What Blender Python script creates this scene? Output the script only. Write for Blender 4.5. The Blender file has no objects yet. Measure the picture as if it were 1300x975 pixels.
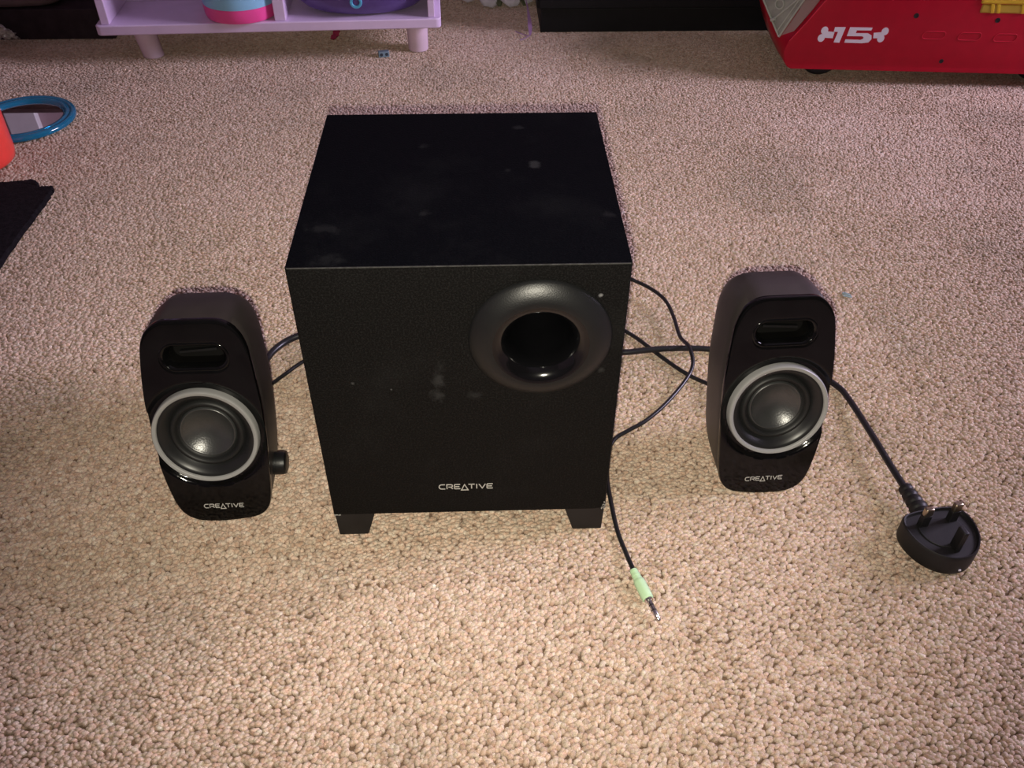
import bpy, math, random
import numpy as np
from math import sin, cos, pi, radians
from mathutils import Vector, Matrix

random.seed(7)
S = bpy.context.scene
COL = S.collection

# ------------------------------------------------------------------ camera
cam = bpy.data.cameras.new('camera')
cam.sensor_width = 36.0
cam.lens = 1120.0 / 1300.0 * 36.0
cam.clip_start = 0.01
camo = bpy.data.objects.new('camera', cam)
COL.objects.link(camo)
camo.location = (0.0137, -0.4027, 0.5049)
camo.rotation_euler = (0.84145, -0.0043, -0.03412)
S.camera = camo

# ------------------------------------------------------------------ light and exposure
S.view_settings.view_transform = 'Standard'
S.view_settings.look = 'None'
S.view_settings.gamma = 1.0
S.view_settings.use_curve_mapping = False
S.view_settings.exposure = 0.0

W = bpy.data.worlds.new('sky')
S.world = W
W.use_nodes = True
W.node_tree.nodes['Background'].inputs[0].default_value = (0.75, 0.85, 1.0, 1)
W.node_tree.nodes['Background'].inputs[1].default_value = 1.0

# the phone's own flash, beside its lens
fl = bpy.data.lights.new('phone_flash', 'SPOT')
fl.energy = 19.0
fl.color = (1.0, 0.93, 0.76)
fl.shadow_soft_size = 0.004
fl.spot_size = radians(83)
fl.spot_blend = 1.0
flo = bpy.data.objects.new('phone_flash', fl)
COL.objects.link(flo)
Rc = camo.rotation_euler.to_matrix()
flo.location = Vector(camo.location) + Rc @ Vector((-0.004, -0.014, 0.0))
flo.rotation_euler = camo.rotation_euler

# daylight entering by the window in the right wall
WX, WY0, WY1, WZ0, WZ1 = 1.95, 0.05, 0.85, 0.60, 1.40
da = bpy.data.lights.new('window_daylight', 'AREA')
da.shape = 'RECTANGLE'
da.size = WZ1 - WZ0 - 0.08
da.size_y = WY1 - WY0 - 0.08
da.energy = 66.0
da.color = (1.0, 0.84, 1.16)
dao = bpy.data.objects.new('window_daylight', da)
COL.objects.link(dao)
dao.location = (WX + 0.16, (WY0 + WY1) / 2, (WZ0 + WZ1) / 2)
dao.rotation_euler = (0, radians(90), 0)


# ------------------------------------------------------------------ materials
def new_mat(name):
    m = bpy.data.materials.new(name)
    m.use_nodes = True
    nt = m.node_tree
    return m, nt, nt.nodes['Principled BSDF']


def nd(nt, typ, **kw):
    n = nt.nodes.new(typ)
    for k, v in kw.items():
        if k.startswith('i_'):
            n.inputs[k[2:].replace('_', ' ')].default_value = v
        else:
            setattr(n, k, v)
    return n


def ramp(nt, fac, stops):
    r = nt.nodes.new('ShaderNodeValToRGB')
    el = r.color_ramp.elements
    while len(el) < len(stops):
        el.new(0.5)
    for e, (p, c) in zip(el, stops):
        e.position = p
        e.color = (c[0], c[1], c[2], 1)
    nt.links.new(fac, r.inputs[0])
    return r.outputs[0]


def plain(name, col, rough=0.5, metal=0.0, spec=0.5, noise=0.12, scale=60.0, bump=0.0, bscale=300.0, coat=0.0, **extra):
    """principled surface whose colour and roughness vary a little with a procedural noise"""
    m, nt, p = new_mat(name)
    tc = nd(nt, 'ShaderNodeTexCoord')
    nz = nd(nt, 'ShaderNodeTexNoise', i_Scale=scale, i_Detail=4.0)
    nt.links.new(tc.outputs['Object'], nz.inputs['Vector'])
    lo = [max(0, c * (1 - noise)) for c in col]
    hi = [min(1, c * (1 + noise)) for c in col]
    nt.links.new(ramp(nt, nz.outputs['Fac'], [(0.3, lo), (0.7, hi)]), p.inputs['Base Color'])
    p.inputs['Roughness'].default_value = rough
    p.inputs['Metallic'].default_value = metal
    p.inputs['Specular IOR Level'].default_value = spec
    p.inputs['Coat Weight'].default_value = coat
    for k, v in extra.items():
        p.inputs[k.replace('_', ' ')].default_value = v
    if bump > 0:
        n2 = nd(nt, 'ShaderNodeTexNoise', i_Scale=bscale, i_Detail=3.0)
        nt.links.new(tc.outputs['Object'], n2.inputs['Vector'])
        b = nd(nt, 'ShaderNodeBump', i_Strength=bump, i_Distance=0.001)
        nt.links.new(n2.outputs['Fac'], b.inputs['Height'])
        nt.links.new(b.outputs[0], p.inputs['Normal'])
    return m


def vinyl(name, base, speck, spots, rough=0.55, spec=0.25):
    """black ash vinyl: fine pale specks, and dust or scuff marks lying at fixed places"""
    m, nt, p = new_mat(name)
    L = nt.links.new
    tc = nd(nt, 'ShaderNodeTexCoord')
    nz = nd(nt, 'ShaderNodeTexNoise', i_Scale=900.0, i_Detail=2.0)
    L(tc.outputs['Object'], nz.inputs['Vector'])
    col = ramp(nt, nz.outputs['Fac'], [(0.45, base), (0.75, speck)])
    big = nd(nt, 'ShaderNodeTexNoise', i_Scale=14.0, i_Detail=5.0, i_Roughness=0.65)
    L(tc.outputs['Object'], big.inputs['Vector'])
    mask = ramp(nt, big.outputs['Fac'], [(0.52, (0, 0, 0)), (0.8, (0.025, 0.025, 0.025))])
    wob = nd(nt, 'ShaderNodeTexNoise', i_Scale=160.0, i_Detail=3.0)
    L(tc.outputs['Object'], wob.inputs['Vector'])
    tot = None
    for (c, r, a, st) in spots:
        mp = nd(nt, 'ShaderNodeMapping')
        mp.vector_type = 'POINT'
        mp.inputs['Location'].default_value = (-c[0] * st[0], -c[1] * st[1], -c[2] * st[2])
        mp.inputs['Scale'].default_value = st
        L(tc.outputs['Object'], mp.inputs['Vector'])
        ln = nd(nt, 'ShaderNodeVectorMath', operation='LENGTH')
        L(mp.outputs[0], ln.inputs[0])
        w = nd(nt, 'ShaderNodeMath', operation='MULTIPLY_ADD')
        L(wob.outputs['Fac'], w.inputs[0])
        w.inputs[1].default_value = r * 3.4
        L(ln.outputs['Value'], w.inputs[2])
        mr = nd(nt, 'ShaderNodeMapRange')
        mr.inputs['From Min'].default_value = r * 1.9
        mr.inputs['From Max'].default_value = r * 2.9
        mr.inputs['To Min'].default_value = a
        mr.inputs['To Max'].default_value = 0.0
        L(w.outputs[0], mr.inputs['Value'])
        if tot is None:
            tot = mr.outputs[0]
        else:
            ad = nd(nt, 'ShaderNodeMath', operation='MAXIMUM')
            L(tot, ad.inputs[0]); L(mr.outputs[0], ad.inputs[1])
            tot = ad.outputs[0]
    ad = nd(nt, 'ShaderNodeMath', operation='ADD')
    L(mask, ad.inputs[0])
    if tot is not None:
        L(tot, ad.inputs[1])
    mx = nd(nt, 'ShaderNodeMix', data_type='RGBA')
    L(ad.outputs[0], mx.inputs['Factor'])
    L(col, mx.inputs['A'])
    mx.inputs['B'].default_value = (0.16, 0.16, 0.165, 1)
    L(mx.outputs['Result'], p.inputs['Base Color'])
    p.inputs['Roughness'].default_value = rough
    p.inputs['Specular IOR Level'].default_value = spec
    b = nd(nt, 'ShaderNodeBump', i_Strength=0.25, i_Distance=0.0006)
    L(nz.outputs['Fac'], b.inputs['Height'])
    L(b.outputs[0], p.inputs['Normal'])
    return m


def carpet_mat():
    m, nt, p = new_mat('loop_pile')
    L = nt.links.new
    at = nd(nt, 'ShaderNodeAttribute', attribute_name='tuft')
    g = nd(nt, 'ShaderNodeNewGeometry')
    nz = nd(nt, 'ShaderNodeTexNoise', i_Scale=130.0, i_Detail=3.0)
    L(g.outputs['Position'], nz.inputs['Vector'])
    mx = nd(nt, 'ShaderNodeMath', operation='MULTIPLY_ADD')
    L(nz.outputs['Fac'], mx.inputs[0]); mx.inputs[1].default_value = 0.9
    L(at.outputs['Fac'], mx.inputs[2])
    sc = nd(nt, 'ShaderNodeMath', operation='MULTIPLY_ADD')
    L(mx.outputs[0], sc.inputs[0]); sc.inputs[1].default_value = 0.72; sc.inputs[2].default_value = -0.17
    c1 = ramp(nt, sc.outputs[0], [(0.0, (0.22, 0.145, 0.105)), (0.16, (0.41, 0.297, 0.222)), (0.45, (0.55, 0.42, 0.325)),
                                  (0.72, (0.66, 0.52, 0.415)), (1.0, (0.79, 0.68, 0.58))])
    n3 = nd(nt, 'ShaderNodeTexNoise', i_Scale=260.0, i_Detail=2.0)
    L(g.outputs['Position'], n3.inputs['Vector'])
    hue = ramp(nt, n3.outputs['Fac'], [(0.33, (1.06, 0.96, 0.93)), (0.5, (1, 1, 1)), (0.67, (0.93, 1.0, 1.02))])
    n4 = nd(nt, 'ShaderNodeTexNoise', i_Scale=1400.0, i_Detail=2.0)
    L(g.outputs['Position'], n4.inputs['Vector'])
    fib = ramp(nt, n4.outputs['Fac'], [(0.36, (0.74, 0.72, 0.70)), (0.55, (1.0, 1.0, 1.0)), (0.70, (1.12, 1.13, 1.14))])
    hm = nd(nt, 'ShaderNodeMix', data_type='RGBA', blend_type='MULTIPLY')
    hm.inputs['Factor'].default_value = 1.0
    L(hue, hm.inputs['A']); L(fib, hm.inputs['B'])
    cm = nd(nt, 'ShaderNodeMix', data_type='RGBA', blend_type='MULTIPLY')
    cm.inputs['Factor'].default_value = 1.0
    L(c1, cm.inputs['A']); L(hm.outputs['Result'], cm.inputs['B'])
    c1 = cm.outputs['Result']
    # broad worn and soiled areas
    big = nd(nt, 'ShaderNodeTexNoise', i_Scale=7.0, i_Detail=5.0, i_Roughness=0.6)
    L(g.outputs['Position'], big.inputs['Vector'])
    soil = ramp(nt, big.outputs['Fac'], [(0.36, (0.83, 0.84, 0.82)), (0.47, (0.95, 0.945, 0.91)), (0.62, (1, 1, 1))])
    mm = nd(nt, 'ShaderNodeMix', data_type='RGBA', blend_type='MULTIPLY')
    mm.inputs['Factor'].default_value = 1.0
    L(c1, mm.inputs['A']); L(soil, mm.inputs['B'])
    L(mm.outputs['Result'], p.inputs['Base Color'])
    p.inputs['Roughness'].default_value = 0.95
    p.inputs['Specular IOR Level'].default_value = 0.1
    p.inputs['Sheen Weight'].default_value = 0.15
    return m


def glassy(name, col, alpha_mix=0.75, rough=0.05):
    """thin tinted see-through plastic or pane"""
    m, nt, p = new_mat(name)
    L = nt.links.new
    tr = nd(nt, 'ShaderNodeBsdfTransparent')
    tr.inputs[0].default_value = (*col, 1)
    p.inputs['Base Color'].default_value = (*col, 1)
    p.inputs['Roughness'].default_value = rough
    mx = nd(nt, 'ShaderNodeMixShader')
    mx.inputs[0].default_value = alpha_mix
    L(p.outputs[0], mx.inputs[1]); L(tr.outputs[0], mx.inputs[2])
    L(mx.outputs[0], nt.nodes['Material Output'].inputs[0])
    return m


M = {}
M['carpet'] = carpet_mat()
M['backing'] = plain('carpet_backing', (0.16, 0.10, 0.065), 0.95, noise=0.3)
M['wall'] = plain('wall_paint', (0.22, 0.195, 0.20), 0.85, noise=0.04, scale=3)
M['ceil'] = plain('ceiling_paint', (0.34, 0.32, 0.32), 0.9, noise=0.03, scale=3)
M['trim'] = plain('trim_paint', (0.8, 0.78, 0.76), 0.4, noise=0.03)
M['pane'] = glassy('window_glass', (0.97, 0.98, 0.98), 0.92)
M['sub_top'] = vinyl('black_vinyl', (0.0013, 0.0016, 0.0025), (0.003, 0.0035, 0.0048),
                     [((0.047, 0.114, 0.232), 0.0042, 0.13, (1, 1, 1)), ((-0.026, 0.141, 0.232), 0.003, 0.05, (1, 1, 1)),
                      ((0.038, 0.167, 0.232), 0.0032, 0.06, (1, 1, 1)), ((0.088, 0.051, 0.232), 0.004, 0.04, (1, 1, 1)),
                      ((-0.078, 0.039, 0.232), 0.006, 0.035, (0.6, 1, 1)), ((-0.021, 0.055, 0.232), 0.003, 0.05, (1, 1, 1)),
                      ((-0.072, 0.008, 0.232), 0.005, 0.03, (0.6, 1, 1)), ((0.030, 0.107, 0.232), 0.002, 0.05, (1, 1, 1))],
                     0.6, 0.035)
M['sub_front'] = vinyl('black_ash_front', (0.0024, 0.0024, 0.0024), (0.0095, 0.0095, 0.0095),
                       [((-0.016, 0.0, 0.149), 0.0036, 0.09, (1, 1, 0.6)), ((-0.0165, 0.0, 0.136), 0.0040, 0.09, (1, 1, 0.8)),
                        ((-0.015, 0.0, 0.158), 0.0028, 0.035, (1, 1, 0.3)), ((0.006, 0, 0.136), 0.004, 0.05, (1, 1, 1)),
                        ((0.079, 0.0, 0.2105), 0.0011, 0.9, (1, 1, 1)), ((-0.068, 0.0, 0.1475), 0.0014, 0.25, (1, 1, 1)),
                        ((0.083, 0.0, 0.155), 0.002, 0.10, (1, 1, 1)), ((-0.045, 0, 0.142), 0.0008, 0.5, (1, 1, 1))],
                       0.55, 0.12)
M['edge'] = plain('worn_board_edge', (0.030, 0.030, 0.028), 0.8, noise=0.7, scale=220)
M['chip'] = plain('bare_chip', (0.30, 0.29, 0.27), 0.8, noise=0.6, scale=900)
M['flare'] = plain('satin_black_plastic', (0.0065, 0.0068, 0.0072), 0.38, spec=0.38, bump=0.12, bscale=1500)
M['gloss'] = plain('gloss_black_plastic', (0.003, 0.003, 0.0032), 0.09, spec=0.32, noise=0.3, coat=0.0)
M['tube'] = plain('gloss_black_tube', (0.003, 0.003, 0.0035), 0.13, spec=0.5)
M['throat'] = plain('throat_black', (0.0025, 0.0022, 0.002), 0.6, spec=0.15)
M['body'] = plain('matte_black_plastic', (0.034, 0.028, 0.027), 0.46, spec=0.45, bump=0.1, bscale=1800)
M['cone'] = plain('driver_satin', (0.011, 0.0115, 0.012), 0.36, spec=0.42)
M['rubber'] = plain('driver_rubber', (0.009, 0.0094, 0.0094), 0.5, spec=0.35)
M['cap'] = plain('dust_cap_cloth', (0.024, 0.0255, 0.0255), 0.33, spec=1.0, noise=0.25, bump=0.15, bscale=900)
M['silver'] = plain('silver_ring_paint', (0.27, 0.27, 0.268), 0.42, metal=0.0, noise=0.05)
M['print'] = plain('silver_print', (0.42, 0.41, 0.385), 0.5, noise=0.1, scale=400)
M['cable'] = plain('black_cable', (0.011, 0.011, 0.0125), 0.33, spec=0.5)
M['plug'] = plain('black_moulding', (0.0105, 0.010, 0.0105), 0.5, spec=0.32, noise=0.25)
M['pin'] = plain('plug_brass', (0.46, 0.40, 0.28), 0.3, metal=1.0, noise=0.1)
M['nickel'] = plain('nickel', (0.62, 0.60, 0.57), 0.25, metal=1.0)
M['mint'] = plain('mint_plastic', (0.47, 0.68, 0.42), 0.4, noise=0.06)
M['lilac'] = plain('lilac_paint', (0.70, 0.55, 0.76), 0.42, noise=0.05, scale=30)
M['lilac_leg'] = plain('lilac_leg_paint', (0.68, 0.52, 0.62), 0.45, noise=0.06, scale=30)
M['pot_blue'] = plain('pot_sky_blue', (0.26, 0.54, 0.74), 0.35, noise=0.04)
M['pot_pink'] = plain('pot_hot_pink', (0.84, 0.08, 0.32), 0.35, noise=0.05)
M['purple'] = plain('purple_plastic', (0.11, 0.068, 0.25), 0.22, noise=0.08, coat=0.3)
M['button'] = plain('sky_blue_plastic', (0.10, 0.42, 0.62), 0.3)
M['black_unit'] = plain('black_laminate', (0.006, 0.006, 0.007), 0.55, spec=0.25)
M['dark_unit'] = plain('dark_wenge', (0.030, 0.020, 0.024), 0.6, spec=0.25, noise=0.3)
M['tub'] = plain('mauve_plastic', (0.20, 0.145, 0.145), 0.5, noise=0.15)
M['foil'] = plain('silver_foil', (0.85, 0.83, 0.78), 0.22, metal=0.2, noise=0.3, scale=120)
M['red'] = plain('red_plastic', (0.43, 0.004, 0.022), 0.3, spec=0.3, noise=0.06)
M['red_line'] = plain('red_ridge_highlight', (0.60, 0.02, 0.05), 0.25)  # lighter red, for the painted bevel highlight and the embossed outlines
M['sticker'] = plain('sticker_white', (0.74, 0.71, 0.80), 0.45, noise=0.02)
M['yellow'] = plain('yellow_plastic', (0.74, 0.52, 0.03), 0.3, noise=0.05)
M['yellow_dim'] = plain('yellow_recess_shade', (0.56, 0.40, 0.045), 0.35, noise=0.08)  # darker copy of the tray yellow, recess shade put into the colour
M['screw'] = plain('screw_hole_black', (0.008, 0.005, 0.006), 0.6)
M['tyre'] = plain('tyre_black', (0.012, 0.011, 0.014), 0.55)
M['grille'] = plain('pale_green_plastic', (0.60, 0.66, 0.56), 0.25, noise=0.08, coat=0.4, Transmission_Weight=0.25)
M['smoky'] = glassy('clear_tint_plastic', (0.75, 0.60, 0.56), 0.62, 0.12)
M['cup'] = plain('orange_red_plastic', (0.90, 0.075, 0.055), 0.28, noise=0.05, coat=0.3, Subsurface_Weight=0.35)
M['cup'].node_tree.nodes['Principled BSDF'].inputs['Subsurface Radius'].default_value = (0.02, 0.006, 0.004)
M['blue_clear'] = plain('blue_clear_plastic', (0.012, 0.25, 0.44), 0.12, noise=0.08, coat=0.6, Transmission_Weight=0.45)
M['mirror'] = plain('mirror_silver', (0.86, 0.84, 0.85), 0.02, metal=1.0, noise=0.01)
M['felt'] = plain('black_felt', (0.010, 0.0085, 0.010), 0.95, spec=0.1, noise=0.4, scale=200, bump=0.6, bscale=500)
M['brick'] = plain('grey_blue_plastic', (0.20, 0.29, 0.36), 0.35)
M['socket'] = plain('dark_socket', (0.03, 0.04, 0.055), 0.6)
M['petal'] = plain('white_cloth_petal', (0.60, 0.57, 0.60), 0.7, noise=0.08)
M['leaf'] = plain('dull_green_leaf', (0.085, 0.095, 0.045), 0.6, noise=0.3)
M['ribbon'] = plain('purple_ribbon', (0.33, 0.19, 0.36), 0.4, noise=0.1)
M['scrap'] = plain('crimson_scrap', (0.33, 0.02, 0.07), 0.6)
M['lint'] = plain('blue_grey_lint', (0.30, 0.38, 0.42), 0.9)


# ------------------------------------------------------------------ mesh toolkit
class MB:
    def __init__(self):
        self.v, self.f, self.mi = [], [], []

    def add(self, vs, fs, T=None, mi=0):
        o = len(self.v)
        self.v += [tuple(T(*p)) if T else tuple(p) for p in vs]
        self.f += [tuple(i + o for i in f) for f in fs]
        self.mi += [mi] * len(fs)
        return self

    def box(self, x0, x1, y0, y1, z0, z1, T=None, mi=0):
        vs = [(x, y, z) for z in (z0, z1) for y in (y0, y1) for x in (x0, x1)]
        fs = [(0, 2, 3, 1), (4, 5, 7, 6), (0, 1, 5, 4), (1, 3, 7, 5), (3, 2, 6, 7), (2, 0, 4, 6)]
        return self.add(vs, fs, T, mi)

    def loft(self, rings, T=None, cap0=True, cap1=True, closed=True, mi=0):
        n = len(rings[0])
        vs = [p for r in rings for p in r]
        fs = []
        for k in range(len(rings) - 1):
            for i in range(n if closed else n - 1):
                j = (i + 1) % n
                fs.append((k * n + i, k * n + j, (k + 1) * n + j, (k + 1) * n + i))
        if cap0:
            fs.append(tuple(reversed(range(n))))
        if cap1:
            fs.append(tuple(range((len(rings) - 1) * n, len(rings) * n)))
        return self.add(vs, fs, T, mi)

    def lathe(self, prof, n=64, T=None, cap0=False, cap1=False, mi=0):
        """profile of (radius, height) turned about the third axis"""
        rings = [[(r * cos(2 * pi * i / n), r * sin(2 * pi * i / n), h) for i in range(n)] for r, h in prof]
        return self.loft(rings, T, cap0, cap1, True, mi)

    def prism(self, poly, z0, z1, T=None, mi=0):
        return self.loft([[(x, y, z0) for x, y in poly], [(x, y, z1) for x, y in poly]], T, mi=mi)

    def build(self, name, mat, parent=None, smooth=35, bevel=0.0, seg=2, loc=None):
        me = bpy.data.meshes.new(name)
        me.from_pydata(self.v, [], self.f)
        mats = mat if isinstance(mat, (list, tuple)) else [mat]
        for m in mats:
            me.materials.append(m)
        if len(mats) > 1:
            me.polygons.foreach_set('material_index', self.mi)
        import bmesh
        bm = bmesh.new(); bm.from_mesh(me)
        bmesh.ops.remove_doubles(bm, verts=bm.verts, dist=1e-6)
        bmesh.ops.recalc_face_normals(bm, faces=bm.faces)
        bm.to_mesh(me); bm.free()
        if smooth:
            me.polygons.foreach_set('use_smooth', [True] * len(me.polygons))
            me.set_sharp_from_angle(angle=radians(smooth))
        o = bpy.data.objects.new(name, me)
        COL.objects.link(o)
        if parent is not None:
            o.parent = parent
        if loc:
            o.location = loc
        if bevel > 0:
            b = o.modifiers.new('bevel', 'BEVEL')
            b.width = bevel; b.segments = seg; b.limit_method = 'ANGLE'; b.angle_limit = radians(40)
        return o


def spline(pts, per=8, closed=False):
    """Catmull-Rom through 2D or 3D points"""
    P = [np.array(p, float) for p in pts]
    n = len(P); out = []
    rng = range(n) if closed else range(n - 1)
    for i in rng:
        if closed:
            a, b, c, d = P[(i - 1) % n], P[i], P[(i + 1) % n], P[(i + 2) % n]
        else:
            a, b, c, d = P[max(i - 1, 0)], P[i], P[i + 1], P[min(i + 2, n - 1)]
        for k in range(per):
            t = k / per
            out.append(0.5 * ((2 * b) + (c - a) * t + (2 * a - 5 * b + 4 * c - d) * t * t + (3 * b - a - 3 * c + d) * t ** 3))
    if not closed:
        out.append(P[-1])
    return out


def tube(mb, path, rad, n=10, T=None, caps=True, closed=False, mi=0):
    P = [np.array(p, float) for p in path]
    m = len(P); rings = []
    prev = None
    for i in range(m):
        if closed:
            t = P[(i + 1) % m] - P[i - 1]
        else:
            t = P[min(i + 1, m - 1)] - P[max(i - 1, 0)]
        t = t / (np.linalg.norm(t) + 1e-12)
        if prev is None:
            a = np.array([0, 0, 1.0]) if abs(t[2]) < 0.9 else np.array([1.0, 0, 0])
        else:
            a = prev
        a = a - t * (a @ t); a /= np.linalg.norm(a) + 1e-12
        prev = a
        b = np.cross(t, a)
        r = rad[i] if hasattr(rad, '__len__') else rad
        rings.append([tuple(P[i] + r * (cos(2 * pi * k / n) * a + sin(2 * pi * k / n) * b)) for k in range(n)])
    if closed:
        rings.append(rings[0])
    return mb.loft(rings, T, caps and not closed, caps and not closed, True, mi)


def tag(o, label=None, cat=None, group=None, kind=None):
    if label: o['label'] = label
    if cat: o['category'] = cat
    if group: o['group'] = group
    if kind: o['kind'] = kind
    return o


def thing(name, label, cat, loc=(0, 0, 0), rz=0.0, group=None):
    o = bpy.data.objects.new(name, None)
    o.empty_display_size = 0.03
    COL.objects.link(o)
    o.location = loc; o.rotation_euler = (0, 0, rz)
    return tag(o, label, cat, group)


def line_poly(mb, pts, t, z0, z1, T, closed=False):
    """flat stroke of width t along a polyline, mitred"""
    P = [np.array(p, float) for p in pts]; n = len(P)
    Lf, Rt = [], []
    for i in range(n):
        if closed:
            d0 = P[i] - P[i - 1]; d1 = P[(i + 1) % n] - P[i]
        else:
            d0 = P[i] - P[i - 1] if i > 0 else P[1] - P[0]
            d1 = P[i + 1] - P[i] if i < n - 1 else P[-1] - P[-2]
        d0 /= np.linalg.norm(d0); d1 /= np.linalg.norm(d1)
        n0 = np.array([-d0[1], d0[0]]); n1 = np.array([-d1[1], d1[0]])
        mnorm = n0 + n1; mnorm /= np.linalg.norm(mnorm) + 1e-9
        k = min(1.0 / max(mnorm @ n0, 0.4), 2.0)
        Lf.append(P[i] + mnorm * t / 2 * k); Rt.append(P[i] - mnorm * t / 2 * k)
    rings = [[(*Lf[i], z0), (*Rt[i], z0), (*Rt[i], z1), (*Lf[i], z1)] for i in range(n)]
    if closed:
        rings.append(rings[0])
    mb.loft(rings, T, not closed, not closed)


def wordmark(mb, cx, base, width, height, t, T):
    """CREATIVE in wide thin capitals, the A an open triangle dropping under the line"""
    h = 1.0
    A = 1.25
    let = []
    arc = [(1.2, 1.0)] + [(0.5 - 0.5 * sin(a), 0.5 + 0.5 * cos(a)) for a in np.linspace(0, pi, 9)] + [(1.2, 0.0)]
    let.append(([arc], 1.2))
    let.append(([[(0, 0), (0, 1), (0.85, 1), (1.1, 0.86), (1.1, 0.56), (0.85, 0.42), (0.3, 0.42)], [(0.7, 0.42), (1.15, 0)]], 1.15))
    E = [[(1.15, 1), (0.1, 1), (0.0, 0.9), (0, 0.1), (0.1, 0.0), (1.15, 0)], [(0.0, 0.5), (0.98, 0.5)]]
    let.append((E, 1.15))
    let.append(([None], 1.35))
    let.append(([[(0, 1), (1.25, 1)], [(0.62, 1), (0.62, 0)]], 1.25))
    let.append(([[(0, 1), (0, 0)]], 0.12))
    let.append(([[(0, 1), (0.62, 0.03), (1.24, 1)]], 1.24))
    let.append((E, 1.15))
    gaps = [0.36, 0.36, 0.20, 0.10, 0.40, 0.36, 0.34]
    tot = sum(w for _, w in let) + sum(gaps)
    s = width / tot
    sy = height
    x = cx - width / 2
    for k, (strokes, w) in enumerate(let):
        for st in strokes:
            if st is None:
                tri = [(x + 0.0 * s, base - 0.32 * sy), (x + 0.675 * s, base + 0.98 * sy), (x + 1.35 * s, base - 0.32 * sy)]
                line_poly(mb, tri, t, 0, 0.00025, T, closed=True)
            else:
                line_poly(mb, [(x + a * s, base + b * sy) for a, b in st], t, 0, 0.00025, T)
        x += w * s + (gaps[k] * s if k < len(gaps) else 0)


# ------------------------------------------------------------------ the room
def struct(name, mb, mat, **kw):
    return tag(mb.build(name, mat, **kw), kind='structure')


RX0, RX1, RY0, RY1, RH = -2.2, WX, -2.4, 1.55, 2.35
floor = struct('floor', MB().box(RX0 - .1, RX1 + .1, RY0 - .1, RY1 + .1, -0.06, -0.003), M['backing'])
floor['label'] = 'worn beige loop pile carpet floor'
struct('ceiling', MB().box(RX0 - .1, RX1 + .1, RY0 - .1, RY1 + .1, RH, RH + .08), M['ceil'])
M['wall_pink'] = plain('pink_wall_paint', (0.50, 0.37, 0.38), 0.85, noise=0.04, scale=3)
struct('wall_back', MB().box(RX0 - .1, RX1 + .1, RY1, RY1 + .1, -0.003, RH), M['wall_pink'])
struct('trim_1', MB().box(-1.07, -1.00, RY1 - .018, RY1, 0.09, 2.0), M['trim'], bevel=.002)
struct('wall_front', MB().box(RX0 - .1, RX1 + .1, RY0 - .1, RY0, -0.003, RH), M['wall'])
struct('wall_left', MB().box(RX0 - .1, RX0, RY0, RY1, -0.003, RH), M['wall_pink'])
wr = MB()
wr.box(RX1, RX1 + .1, RY0, WY0, -0.003, RH)
wr.box(RX1, RX1 + .1, WY1, RY1, -0.003, RH)
wr.box(RX1, RX1 + .1, WY0, WY1, -0.003, WZ0)
wr.box(RX1, RX1 + .1, WY0, WY1, WZ1, RH)
struct('wall_right', wr, M['wall'])
for nm, b in (('baseboard_back', (RX0, RX1, RY1 - .015, RY1)), ('baseboard_left', (RX0, RX0 + .015, RY0, RY1 - .015)),
              ('baseboard_right', (RX1 - .015, RX1, RY0, RY1 - .015))):
    struct(nm, MB().box(b[0], b[1], b[2], b[3], -0.003, 0.09), M['trim'], bevel=.003)
wf = MB()
for (a, b, c, d) in ((WY0, WY0 + .04, WZ0, WZ1), (WY1 - .04, WY1, WZ0, WZ1), (WY0 + .04, WY1 - .04, WZ0, WZ0 + .04), (WY0 + .04, WY1 - .04, WZ1 - .04, WZ1)):
    wf.box(RX1 + .02, RX1 + .075, a, b, c, d)
win = struct('window_1', wf, M['trim'])
MB().box(RX1 + .045, RX1 + .051, WY0 + .04, WY1 - .04, WZ0 + .04, WZ1 - .04).build('pane', M['pane'], win)
MB().box(RX1 - .03, RX1 + .02, WY0 - .03, WY1 + .03, WZ0 - .02, WZ0).build('window_sill', M['trim'], win)


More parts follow.
